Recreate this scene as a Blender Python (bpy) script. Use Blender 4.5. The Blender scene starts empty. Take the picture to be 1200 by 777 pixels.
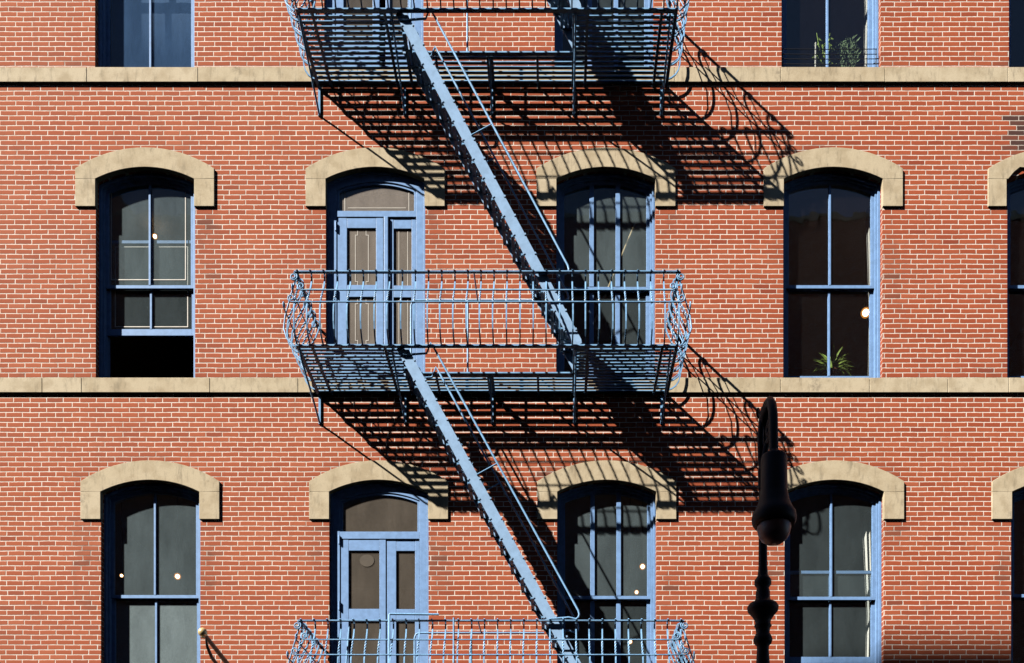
import bpy, math, random
from mathutils import Vector, Matrix
random.seed(7)
R = math.radians
scene = bpy.context.scene
COL = scene.collection

# ------------------------------------------------------------------ measures
# 90 photo pixels = 1 m on the face of the wall; the wall face is y = 0, the street lies at y < 0.
S, D, XC, YC, EYE = 90.0, 12.1, 650.0, 1098.0, 1.65
def X(px): return (px - 600) / S
def Z(py): return EYE + (YC - py) / S
def U(px, py, t):                      # photo pixel at depth t in front of the wall -> world x, z
    r = D / (D - t)
    return X(XC + (px - XC) / r), Z(YC + (py - YC) / r)

# ------------------------------------------------------------------ mesh builder
class MB:
    def __init__(s): s.v = []; s.f = []; s.sm = []
    def add(s, vs, fs, smooth=False):
        o = len(s.v); s.v += [tuple(v) for v in vs]
        for f in fs: s.f.append([i + o for i in f]); s.sm.append(smooth)
    def box(s, x0, x1, y0, y1, z0, z1):
        s.add([(x0,y0,z0),(x1,y0,z0),(x1,y1,z0),(x0,y1,z0),(x0,y0,z1),(x1,y0,z1),(x1,y1,z1),(x0,y1,z1)],
              [(0,3,2,1),(4,5,6,7),(0,1,5,4),(1,2,6,5),(2,3,7,6),(3,0,4,7)])
    def obox(s, p0, p1, a, wa, wb):     # bar p0-p1, cross size wa along a, wb along the third axis
        p0 = Vector(p0); p1 = Vector(p1); d = (p1 - p0).normalized(); a = Vector(a); a = (a - d * a.dot(d)).normalized()
        b = d.cross(a); vs = []
        for p in (p0, p1):
            for u, w in ((-1,-1),(1,-1),(1,1),(-1,1)): vs.append(p + a * (u * wa / 2) + b * (w * wb / 2))
        s.add(vs, [(3,2,1,0),(4,5,6,7),(0,1,5,4),(1,2,6,5),(2,3,7,6),(3,0,4,7)])
    def tube(s, path, r, n=8, twist=None, smooth=True):
        P = [Vector(p) for p in path]; m = len(P); rs = r if isinstance(r, (list, tuple)) else [r] * m
        vs = []; up = None
        for i in range(m):
            t = (P[min(i+1, m-1)] - P[max(i-1, 0)]).normalized()
            if up is None:
                up = Vector((0,0,1)) if abs(t.z) < .8 else Vector((0,1,0))
            up = (up - t * up.dot(t))
            if up.length < 1e-5: up = t.orthogonal()
            up.normalize(); sd = t.cross(up)
            for k in range(n):
                an = 2 * math.pi * k / n + (twist[i] if twist else 0) + (math.pi / 4 if n == 4 else 0)
                vs.append(P[i] + (up * math.cos(an) + sd * math.sin(an)) * rs[i])
        fs = [(i*n+k, i*n+(k+1)%n, (i+1)*n+(k+1)%n, (i+1)*n+k) for i in range(m-1) for k in range(n)]
        s.add(vs, fs, smooth and n > 4)
        s.add(vs[:n], [tuple(range(n))[::-1]]); s.add(vs[-n:], [tuple(range(n))])
    def lathe(s, prof, n=24, c=(0,0,0), smooth=True):
        vs = [(c[0] + r * math.cos(2*math.pi*k/n), c[1] + r * math.sin(2*math.pi*k/n), c[2] + z) for r, z in prof for k in range(n)]
        fs = [(i*n+k, i*n+(k+1)%n, (i+1)*n+(k+1)%n, (i+1)*n+k) for i in range(len(prof)-1) for k in range(n)]
        s.add(vs, fs, smooth)
        s.add(vs[:n], [tuple(range(n))[::-1]]); s.add(vs[-n:], [tuple(range(n))])
    def prism(s, pts, y0, y1):          # outline in x,z
        n = len(pts); vs = [(p[0], y0, p[1]) for p in pts] + [(p[0], y1, p[1]) for p in pts]
        s.add(vs, [tuple(range(n)), tuple(range(n, 2*n))[::-1]] + [(i, i+n, (i+1)%n+n, (i+1)%n) for i in range(n)])
    def ring(s, A, B, y0, y1):          # band between two open outlines of equal length
        n = len(A); vs = [(p[0], y, p[1]) for y in (y0, y1) for L in (A, B) for p in L]
        fs = []
        for i in range(n-1):
            a, b, c, d = i, i+1, n+i+1, n+i
            fs += [(a,b,c,d), (2*n+a, 2*n+d, 2*n+c, 2*n+b), (a, 2*n+a, 2*n+b, b), (d, c, 2*n+c, 2*n+d)]
        for i in (0, n-1): fs.append((i, n+i, 3*n+i, 2*n+i))
        s.add(vs, fs)
    def build(s, name, mat, parent=None, bevel=0, loc=None, clean=True):
        me = bpy.data.meshes.new(name); me.from_pydata(s.v, [], s.f)
        for p, sm in zip(me.polygons, s.sm): p.use_smooth = sm
        me.validate()
        if clean:
            import bmesh
            bm = bmesh.new(); bm.from_mesh(me); bmesh.ops.recalc_face_normals(bm, faces=bm.faces); bm.to_mesh(me); bm.free()
        if mat: me.materials.append(mat)
        o = bpy.data.objects.new(name, me); COL.objects.link(o)
        if parent: o.parent = parent
        if loc: o.location = loc
        if bevel:
            b = o.modifiers.new('bevel', 'BEVEL'); b.width = bevel; b.segments = 2; b.limit_method = 'ANGLE'
        return o
def share(name, me, parent, loc=(0,0,0), rot=(0,0,0)):
    o = bpy.data.objects.new(name, me); COL.objects.link(o); o.parent = parent; o.location = loc; o.rotation_euler = rot
    return o
def thing(name, label, cat, loc=(0,0,0), group=None):
    o = bpy.data.objects.new(name, None); COL.objects.link(o); o.location = loc; o.empty_display_size = .2
    return tag(o, label, cat, group)
def tag(o, label, cat, group=None):
    o['label'] = label; o['category'] = cat
    if group: o['group'] = group
    return o
def struct(o): o['kind'] = 'structure'; return o

# ------------------------------------------------------------------ materials
class NT:
    def __init__(s, name):
        s.m = bpy.data.materials.new(name); s.m.use_nodes = True; s.t = s.m.node_tree; s.t.nodes.clear()
        s.out = s.n('ShaderNodeOutputMaterial')
    def n(s, typ, **kw):
        nd = s.t.nodes.new(typ)
        for k, v in kw.items(): setattr(nd, k, v)
        return nd
    def put(s, sock, v):
        if hasattr(v, 'links') or isinstance(v, bpy.types.NodeSocket): s.t.links.new(v, sock)
        else:
            if sock.type == 'RGBA' and len(v) == 3: v = (*v, 1)
            sock.default_value = v
    def ma(s, op, a, b=0.0, c=0.0, clamp=False):
        nd = s.n('ShaderNodeMath', operation=op, use_clamp=clamp)
        for i, v in enumerate((a, b, c)): s.put(nd.inputs[i], v)
        return nd.outputs[0]
    def ss(s, v, lo, hi, a=0.0, b=1.0):
        nd = s.n('ShaderNodeMapRange', interpolation_type='SMOOTHSTEP')
        for i, w in enumerate((v, lo, hi, a, b)): s.put(nd.inputs[i], w)
        return nd.outputs[0]
    def mix(s, f, a, b, mode='MIX'):
        nd = s.n('ShaderNodeMix', data_type='RGBA', blend_type=mode)
        s.put(nd.inputs[0], f); s.put(nd.inputs[6], a); s.put(nd.inputs[7], b)
        return nd.outputs[2]
    def noise(s, vec, scale, detail=3, rough=.55):
        nd = s.n('ShaderNodeTexNoise'); s.put(nd.inputs['Vector'], vec)
        nd.inputs['Scale'].default_value = scale; nd.inputs['Detail'].default_value = detail; nd.inputs['Roughness'].default_value = rough
        return nd.outputs[0]
    def comb(s, x, y, z=0.0):
        nd = s.n('ShaderNodeCombineXYZ')
        for i, v in enumerate((x, y, z)): s.put(nd.inputs[i], v)
        return nd.outputs[0]
    def white(s, x, y):
        nd = s.n('ShaderNodeTexWhiteNoise', noise_dimensions='2D'); s.put(nd.inputs['Vector'], s.comb(x, y)); return nd.outputs['Value']
    def pos(s): return s.n('ShaderNodeNewGeometry').outputs['Position']
    def principled(s, col, rough, height=None, strength=.3, dist=.01, spec=.5, metal=0.0):
        p = s.n('ShaderNodeBsdfPrincipled'); s.put(p.inputs['Base Color'], col); s.put(p.inputs['Roughness'], rough)
        p.inputs['Specular IOR Level'].default_value = spec; p.inputs['Metallic'].default_value = metal
        if height is not None:
            b = s.n('ShaderNodeBump'); b.inputs['Strength'].default_value = strength; b.inputs['Distance'].default_value = dist
            s.put(b.inputs['Height'], height); s.t.links.new(b.outputs[0], p.inputs['Normal'])
        s.t.links.new(p.outputs[0], s.out.inputs[0]); return p

def paint(name, col, rough=.45, var=.12, scale=9, chips=None, spec=.4, bump=.15, metal=0.0):
    t = NT(name); p = t.pos()
    n1 = t.noise(p, scale, 4, .6)
    c = t.mix(t.ss(n1, .3, .7), tuple(x * (1 - var) for x in col), tuple(min(1, x * (1 + var)) for x in col))
    if chips:
        n2 = t.noise(p, 28, 5, .7)
        c = t.mix(t.ss(n2, .66, .72, 0, .8), c, chips)
    t.principled(c, rough, t.noise(p, 120, 2), bump, .002, spec, metal)
    return t.m

def brick_material(name, facade=True):
    t = NT(name); p = t.pos()
    sp = t.n('ShaderNodeSeparateXYZ'); t.put(sp.inputs[0], p)
    x0 = t.ma('ADD', sp.outputs[0], sp.outputs[1]); z0 = sp.outputs[2]
    wob = t.noise(p, 3.1, 2); wob2 = t.noise(p, 38, 2)
    x = t.ma('ADD', x0, t.ma('MULTIPLY', t.ma('SUBTRACT', wob2, .5), .012))
    z = t.ma('ADD', z0, t.ma('ADD', t.ma('MULTIPLY', t.ma('SUBTRACT', wob, .5), .012), t.ma('MULTIPLY', t.ma('SUBTRACT', wob2, .5), .007)))
    W, H = .2156, .0644
    zr = t.ma('DIVIDE', t.ma('ADD', z, .021), H); row = t.ma('FLOOR', zr); fz = t.ma('SUBTRACT', zr, row)
    rj = t.ma('MULTIPLY', t.ma('SUBTRACT', t.white(row, 3.7), .5), .22)
    ur = t.ma('ADD', t.ma('ADD', t.ma('DIVIDE', x, W), t.ma('MULTIPLY', t.ma('MODULO', t.ma('ADD', row, 400.0), 2.0), .5)), rj)
    colm = t.ma('FLOOR', ur); fx = t.ma('SUBTRACT', ur, colm)
    mx = .0115 / W; mz = .0115 / H
    dx = t.ma('MULTIPLY', t.ma('MINIMUM', fx, t.ma('SUBTRACT', 1.0, fx)), W)
    dz = t.ma('MULTIPLY', t.ma('MINIMUM', fz, t.ma('SUBTRACT', 1.0, fz)), H)
    d = t.ma('MINIMUM', dx, dz)
    isb = t.ss(t.ma('ADD', t.ma('SUBTRACT', d, .0003), t.ma('MULTIPLY', t.ma('SUBTRACT', t.noise(p, 24, 3), .5), .0032)), .0032, .0060)
    rnd = t.white(colm, row); rnd2 = t.white(t.ma('ADD', colm, 51.3), row); rnd3 = t.white(t.ma('ADD', colm, 17.9), row)
    cr = t.n('ShaderNodeValToRGB'); t.put(cr.inputs[0], rnd)
    el = cr.color_ramp.elements
    cols = [(0,(.29,.058,.028)),(.06,(.37,.080,.034)),(.5,(.41,.093,.039)),(.85,(.44,.106,.046)),(1,(.47,.130,.064))]
    while len(el) < len(cols): el.new(.5)
    for e, (q, c) in zip(el, cols): e.position = q; e.color = (*c, 1)
    b = cr.outputs[0]
    fine = t.noise(p, 65, 4, .65)
    b = t.mix(t.ss(fine, .3, .75, 0, .32), b, (.24,.055,.032))
    big = t.noise(p, .55, 4, .6)
    # a paler tone that comes and goes, more of it on the west end of the front
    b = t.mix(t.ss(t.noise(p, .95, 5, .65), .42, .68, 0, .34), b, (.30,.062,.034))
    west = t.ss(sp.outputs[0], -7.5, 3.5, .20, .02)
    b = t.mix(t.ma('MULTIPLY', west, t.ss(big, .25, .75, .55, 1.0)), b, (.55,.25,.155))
    mort = t.mix(t.ss(t.noise(p, 14, 3), .3, .75), (.86,.80,.74), (.66,.57,.50))
    mort = t.mix(t.ss(t.noise(p, 1.7, 5, .7), .45, .75, 0, .55), mort, (.47,.36,.30))
    if facade:
        # sooty bricks under the ends of the window hoods, beside the openings, over the arches and along the courses
        off = t.ma('SUBTRACT', ur, t.ma('DIVIDE', x, W))                     # a brick is sooty or clean as a whole
        xb = t.ma('MULTIPLY', t.ma('SUBTRACT', t.ma('ADD', colm, .5), off), W)
        zb = t.ma('SUBTRACT', t.ma('MULTIPLY', t.ma('ADD', row, .5), H), .021)
        u = t.ma('DIVIDE', t.ma('SUBTRACT', xb, X(172.5)), 268.8 / S)
        du = t.ma('ABSOLUTE', t.ma('MULTIPLY', t.ma('SUBTRACT', u, t.ma('ROUND', u)), 268.8 / S))
        v = t.ma('DIVIDE', t.ma('SUBTRACT', zb, Z(810.3)), 365.0 / S); fl = t.ma('FLOOR', v)
        hz = t.ma('MULTIPLY', t.ma('SUBTRACT', v, fl), 365.0 / S)            # height over the sill of the storey
        side = t.ma('MULTIPLY', t.ss(t.ma('ABSOLUTE', t.ma('SUBTRACT', du, .79)), .06, .22, 1, 0),
                    t.ma('MULTIPLY', t.ss(hz, .3, 1.7, .12, 1), t.ss(hz, 2.24, 2.30, 1, 0)))
        arc = t.ma('SQRT', t.ma('ADD', t.ma('POWER', du, 2.0), t.ma('POWER', t.ma('SUBTRACT', hz, 3.01 - 1.60), 2.0)))
        over = t.ma('MULTIPLY', t.ss(t.ma('SUBTRACT', arc, 1.60), .06, .14, 1, 0), t.ss(du, .95, 1.02, 1, 0))
        over = t.ma('MULTIPLY', over, t.ss(hz, 2.6, 2.75, 0, 1))
        course = t.ma('MULTIPLY', t.ss(hz, .05, .20, .8, 0), 1.0)
        soot = t.ma('MAXIMUM', t.ma('MAXIMUM', side, t.ma('MULTIPLY', over, .9)), course)
        soot = t.ma('MULTIPLY', soot, t.ss(t.noise(p, 1.15, 4, .6), .36, .66, .10, .95))
        prob = t.ma('ADD', t.ma('MULTIPLY', soot, .36), .004)
        dark = t.ma('MULTIPLY', t.ss(t.ma('SUBTRACT', prob, rnd2), -.05, .20), t.ss(rnd3, 0, 1, .12, .70))
        b = t.mix(dark, b, (.13,.060,.045))
        mort = t.mix(t.ma('MULTIPLY', soot, t.ss(t.noise(p, 5, 3), .30, .6, 0, .85)), mort, (.20,.16,.145))
        b = t.mix(t.ma('MULTIPLY', soot, t.ss(t.noise(p, 4, 4), .30, .70, 0, .36)), b, (.19,.075,.05))
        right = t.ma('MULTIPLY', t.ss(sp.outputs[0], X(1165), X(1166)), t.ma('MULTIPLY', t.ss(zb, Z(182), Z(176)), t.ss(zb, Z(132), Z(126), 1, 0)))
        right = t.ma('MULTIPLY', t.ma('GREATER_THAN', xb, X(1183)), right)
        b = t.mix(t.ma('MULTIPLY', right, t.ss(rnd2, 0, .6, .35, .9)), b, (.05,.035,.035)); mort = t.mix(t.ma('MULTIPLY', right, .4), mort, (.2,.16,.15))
    sm = t.n('ShaderNodeMapping'); sm.inputs['Scale'].default_value = (3.2, 3.2, .45); t.put(sm.inputs[0], p)
    run = t.ss(t.noise(sm.outputs[0], 1.6, 4, .6), .54, .78, 0, .20)
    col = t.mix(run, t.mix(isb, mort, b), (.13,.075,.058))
    hgt = t.ma('ADD', t.ma('MULTIPLY', t.ss(d, .003, .011), .8), t.ma('MULTIPLY', fine, .30))
    hgt = t.ma('ADD', hgt, t.ma('MULTIPLY', rnd3, .12))
    t.principled(col, .88, hgt, .45, .007, .2)
    return t.m

def stone_material():
    t = NT('sandstone'); g = t.n('ShaderNodeNewGeometry'); p = g.outputs['Position']
    isl = g.outputs['Random Per Island']
    c = t.mix(isl, (.56,.475,.335), (.645,.56,.42))
    c = t.mix(t.ss(t.noise(p, 4.5, 5, .62), .40, .68, 0, .65), c, (.40,.32,.21))
    st = t.n('ShaderNodeMapping'); st.inputs['Scale'].default_value = (5, 5, 1.3); t.put(st.inputs[0], p)
    c = t.mix(t.ss(t.noise(st.outputs[0], 3, 4, .7), .50, .74, 0, .58), c, (.22,.185,.135))
    c = t.mix(t.ss(t.noise(p, 2.1, 6, .75), .58, .70, 0, .6), c, (.19,.16,.125))
    c = t.mix(t.ss(t.noise(p, 90, 3, .7), .35, .8, 0, .3), c, (.33,.26,.18))
    t.principled(c, .85, t.noise(p, 70, 4, .7), .3, .004, .2)
    return t.m

def glass_material(name, dust_or_refl, dcol=(.54,.70,.78), refl=1.0, tint=(.94,.96,.96)):
    t = NT(name); p = t.pos()
    tr = t.n('ShaderNodeBsdfTransparent'); tr.inputs[0].default_value = (*tint, 1)
    df = t.n('ShaderNodeBsdfDiffuse'); df.inputs[0].default_value = (*dcol, 1)
    st = t.n('ShaderNodeMapping'); st.inputs['Scale'].default_value = (1, 1, .35); t.put(st.inputs[0], p)
    f = t.ma('MULTIPLY', t.ss(t.noise(st.outputs[0], 4, 5, .65), .2, .8, .72, 1.2), dust_or_refl / 2)
    f = t.ma('MULTIPLY', f, t.ss(t.noise(p, 95, 2, .6), .2, .8, .7, 1.3))
    m1 = t.n('ShaderNodeMixShader'); t.put(m1.inputs[0], f)
    t.t.links.new(tr.outputs[0], m1.inputs[1]); t.t.links.new(df.outputs[0], m1.inputs[2])
    gl = t.n('ShaderNodeBsdfGlossy'); gl.inputs['Roughness'].default_value = .015
    bp = t.n('ShaderNodeBump'); bp.inputs['Strength'].default_value = .06; bp.inputs['Distance'].default_value = .02
    t.put(bp.inputs['Height'], t.noise(p, 2.2, 2)); t.t.links.new(bp.outputs[0], gl.inputs['Normal'])
    g = t.n('ShaderNodeNewGeometry'); dp = t.n('ShaderNodeVectorMath', operation='DOT_PRODUCT')
    t.put(dp.inputs[0], g.outputs['Incoming']); t.put(dp.inputs[1], g.outputs['Normal'])
    c1 = t.ma('SUBTRACT', 1.0, t.ma('ABSOLUTE', dp.outputs['Value']))
    fr = t.ma('ADD', .04, t.ma('MULTIPLY', t.ma('POWER', c1, 5.0), .96))
    m2 = t.n('ShaderNodeMixShader'); t.put(m2.inputs[0], t.ma('MULTIPLY', fr, refl, clamp=True))
    t.t.links.new(m1.outputs[0], m2.inputs[1]); t.t.links.new(gl.outputs[0], m2.inputs[2])
    t.t.links.new(m2.outputs[0], t.out.inputs[0])
    return t.m

def emit(name, col, strength):
    t = NT(name); e = t.n('ShaderNodeEmission'); e.inputs[0].default_value = (*col, 1); e.inputs[1].default_value = strength
    t.t.links.new(e.outputs[0], t.out.inputs[0]); return t.m

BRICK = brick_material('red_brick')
BRICK2 = brick_material('street_brick', False)
STONE = stone_material()
WOOD = paint('blue_window_paint', (.20,.36,.67), .5, .10, 14, chips=(.26,.36,.55))
IRON = paint('blue_iron_paint', (.215,.43,.72), .42, .20, 7, chips=(.09,.13,.20))
IRON2 = paint('blue_stringer_paint', (.28,.45,.70), .5, .10, 12, chips=(.2,.24,.3))
BLACK = paint('black_lamp_paint', (.010,.011,.014), .5, .2, 10, spec=.2)
DARK = paint('dark_pole_paint', (.035,.022,.018), .4, .2)
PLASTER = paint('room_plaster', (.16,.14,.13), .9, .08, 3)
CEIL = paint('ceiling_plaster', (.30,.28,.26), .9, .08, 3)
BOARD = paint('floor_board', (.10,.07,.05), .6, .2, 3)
TAPE = paint('alarm_foil', (.75,.72,.68), .5, .1)
CLOTH = paint('white_curtain_cloth', (.84,.82,.78), .9, .05)
SHADE = paint('grey_shade_cloth', (.15,.165,.17), .9, .06, 6)
NAVY = paint('navy_shade_cloth', (.065,.125,.25), .9, .08, 5)
GOLD = paint('gilded_ball', (.80,.62,.32), .3, .15, 20, metal=.35)
STICK = paint('pale_wood', (.60,.45,.25), .6, .15)
LEAF = paint('plant_leaf', (.42,.60,.12), .5, .3, 16)
LEAF2 = paint('grey_green_leaf', (.34,.50,.26), .6, .3, 16)
POT = paint('clay_pot', (.25,.10,.06), .8, .15)
WIRE = paint('dark_wire', (.02,.02,.025), .5, .1)
G_CLEAR = glass_material('window_glass', .012, (.55,.42,.40), 2.3)  # reflection of the brick fronts opposite is put into the reddish diffuse colour
G_HAZE = glass_material('hazy_glass', .085)
G_DUST = glass_material('dusty_glass', .17)
G_FILM = glass_material('filmed_glass', .44, (.53,.67,.73))
G_DOOR = glass_material('door_glass', .46, (.64,.56,.50))
G_DOOR2 = glass_material('brown_door_glass', .20, (.62,.53,.45))
G_NAVY = glass_material('navy_backed_glass', .24, (.17,.35,.72))
GLOBE = paint('smoked_globe', (.20,.105,.095), .4, .1, spec=.6)
BULB = emit('warm_bulb', (1.0,.66,.34), 10)
BULBW = emit('pale_bulb', (1.0,.78,.50), 4)
def amber():
    t = NT('amber_shade'); e = t.n('ShaderNodeEmission'); e.inputs[0].default_value = (1.0, .36, .07, 1); e.inputs[1].default_value = .75
    tr = t.n('ShaderNodeBsdfTransparent'); m = t.n('ShaderNodeMixShader'); m.inputs[0].default_value = .30
    t.t.links.new(tr.outputs[0], m.inputs[1]); t.t.links.new(e.outputs[0], m.inputs[2]); t.t.links.new(m.outputs[0], t.out.inputs[0]); return t.m
AMBER = amber()

# ------------------------------------------------------------------ the brick building
building = thing('brick_building', 'red brick building with buff stone hoods and blue window frames', 'building')
HW = 58.2 / S; RISE = 14.0 / S
RAD = (HW * HW + RISE * RISE) / (2 * RISE)
FLOORS = {                                   # sill row in the photo, rows of the hood below it, column centres
    'low':  dict(off=366.0, cols=[176.5, 444.0, 711.0, 977.5, 1243.0]),
    'mid':  dict(off=0.0,   cols=[170.4, 440.0, 710.0, 976.0, 1238.5]),
    'high': dict(off=-363.0, cols=[169.6, 438.0, 708.0, 974.0, 1240.5]),
}
for f in FLOORS.values():
    f['sill'] = Z(444.3 + f['off']); f['spring'] = Z(211 + f['off'])
def outline(cx, zs, inset, zb, n=16):        # left foot, up, over the arch, down the right side
    a = HW - inset; r = RAD - inset; zc = zs + RISE - RAD
    th = math.asin(a / r); pts = [(cx - a, zb)]
    for i in range(n + 1):
        an = -th + 2 * th * i / n; pts.append((cx + r * math.sin(an), zc + r * math.cos(an)))
    pts.append((cx + a, zb)); return pts
XL, XR, WT, TOP = X(-420), X(1640), .34, Z(-640)
wall = MB()
def q(a, b, c, d): wall.add([a, b, c, d], [(0, 1, 2, 3)])
def band(z0, z1, centres, zs):
    x = XL
    for c in centres:
        cx = X(c)
        for y in (0, WT):
            q((x, y, z0), (cx - HW, y, z0), (cx - HW, y, z1), (x, y, z1))
        o = outline(cx, zs, 0, z0)
        for i in range(1, len(o) - 2):
            (xa, za), (xb, zb) = o[i], o[i + 1]
            for y in (0, WT): q((xa, y, za), (xb, y, zb), (xb, y, z1), (xa, y, z1))
            q((xa, 0, za), (xb, 0, zb), (xb, WT, zb), (xa, WT, za))
        for sx, s0, s1 in ((o[0][0], z0, o[1][1]), (o[-1][0], z0, o[-2][1])):
            q((sx, 0, s0), (sx, WT, s0), (sx, WT, s1), (sx, 0, s1))
        x = cx + HW
    for y in (0, WT): q((x, y, z0), (XR, y, z0), (XR, y, z1), (x, y, z1))
zl, zm, zh, zt = FLOORS['low']['sill'], FLOORS['mid']['sill'], FLOORS['high']['sill'], Z(-282)
for y in (0, WT): q((XL, y, 0), (XR, y, 0), (XR, y, zl), (XL, y, zl))
band(zl, zm, FLOORS['low']['cols'], FLOORS['low']['spring'])
band(zm, zh, FLOORS['mid']['cols'], FLOORS['mid']['spring'])
band(zh, zt, FLOORS['high']['cols'], FLOORS['high']['spring'])
for y in (0, WT): q((XL, y, zt), (XR, y, zt), (XR, y, TOP), (XL, y, TOP))
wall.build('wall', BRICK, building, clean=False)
sw = MB()
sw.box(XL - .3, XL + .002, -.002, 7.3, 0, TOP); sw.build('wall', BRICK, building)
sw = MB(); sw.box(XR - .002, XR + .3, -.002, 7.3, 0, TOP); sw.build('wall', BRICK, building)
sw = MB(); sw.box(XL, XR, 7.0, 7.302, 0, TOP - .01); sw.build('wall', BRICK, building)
rf = MB(); rf.box(XL - .32, XR + .32, -.2, 7.4, TOP, TOP + .3); rf.build('roof', STONE, building)
# floors and partitions inside, so the rooms behind the glass are real
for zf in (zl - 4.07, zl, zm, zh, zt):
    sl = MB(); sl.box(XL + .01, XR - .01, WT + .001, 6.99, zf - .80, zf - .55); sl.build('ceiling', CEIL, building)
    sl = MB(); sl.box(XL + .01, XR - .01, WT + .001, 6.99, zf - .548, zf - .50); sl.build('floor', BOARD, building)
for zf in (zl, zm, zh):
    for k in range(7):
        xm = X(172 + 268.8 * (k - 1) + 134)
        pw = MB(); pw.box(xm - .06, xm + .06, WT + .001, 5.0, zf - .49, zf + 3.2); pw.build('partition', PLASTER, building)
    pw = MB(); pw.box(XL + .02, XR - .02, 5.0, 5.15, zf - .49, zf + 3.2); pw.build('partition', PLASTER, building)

# string courses
def course(zt_, joints):
    m = MB(); js = [XL] + [X(j) for j in joints] + [XR]
    for a, b in zip(js, js[1:]):
        e = random.uniform(-.002, .002)
        m.box(a + .003, b - .003, -.034 + e, WT - .004, zt_ - 17.2 / S, zt_ + random.uniform(-.002, .001))
    return m.build('string_course', STONE, building, bevel=.004)
course(zh, [-160, 103, 233, 420, 612, 790, 914, 1036, 1180, 1400])
course(zm, [-120, 51, 97, 247, 350, 560, 770, 914, 1018, 1109.6, 1181, 1380])
course(zl, [-140, 70, 230, 410, 590, 760, 905, 1060, 1190, 1390])

# hoods
def hood(cx, f, chip=False):
    off = f['off']; zs = f['spring']; zfoot = Z(243.2 + off); zsh = Z(199 + off); zap = Z(174.5 + off); ow = 81.3 / S
    rise = zap - zsh; r = (ow * ow + rise * rise) / (2 * rise); zc = zap - r; th = math.asin(ow / r)
    n = 16
    outer = [(cx + r * math.sin(-th + 2*th*i/n), zc + r * math.cos(-th + 2*th*i/n)) for i in range(n + 1)]
    inner = outline(cx, zs, .004, zs, n)[1:-1]
    if chip:                                     # the broken corner of the hood
        for i in (0, 1, 2, 3, 4): inner[i] = (inner[i][0], inner[i][1] + (.0, .055, .085, .05, .015)[i])
    m = MB(); y0, y1 = -.026, .05
    m.ring([(cx - ow, zs)] + outer + [(cx + ow, zs)], [inner[0]] + inner + [inner[-1]], y0, y1)
    ri = cx - HW + .004
    b = ri - (.022 if chip else 0); g = .0012
    m.prism([(cx - ow, zfoot), (cx - ow, zs - g), (b, zs - g), (b, zfoot)], y0 + .001, y1)
    m.prism([(cx + HW - .004, zfoot), (cx + HW - .004, zs - g), (cx + ow, zs - g), (cx + ow, zfoot)], y0 + .001, y1)
    m.build('window_hood', STONE, building, bevel=.004, clean=True)
for k, f in FLOORS.items():
    for i, c in enumerate(f['cols']):
        hood(X(c), f, chip=(k == 'mid' and i == 4))

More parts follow.
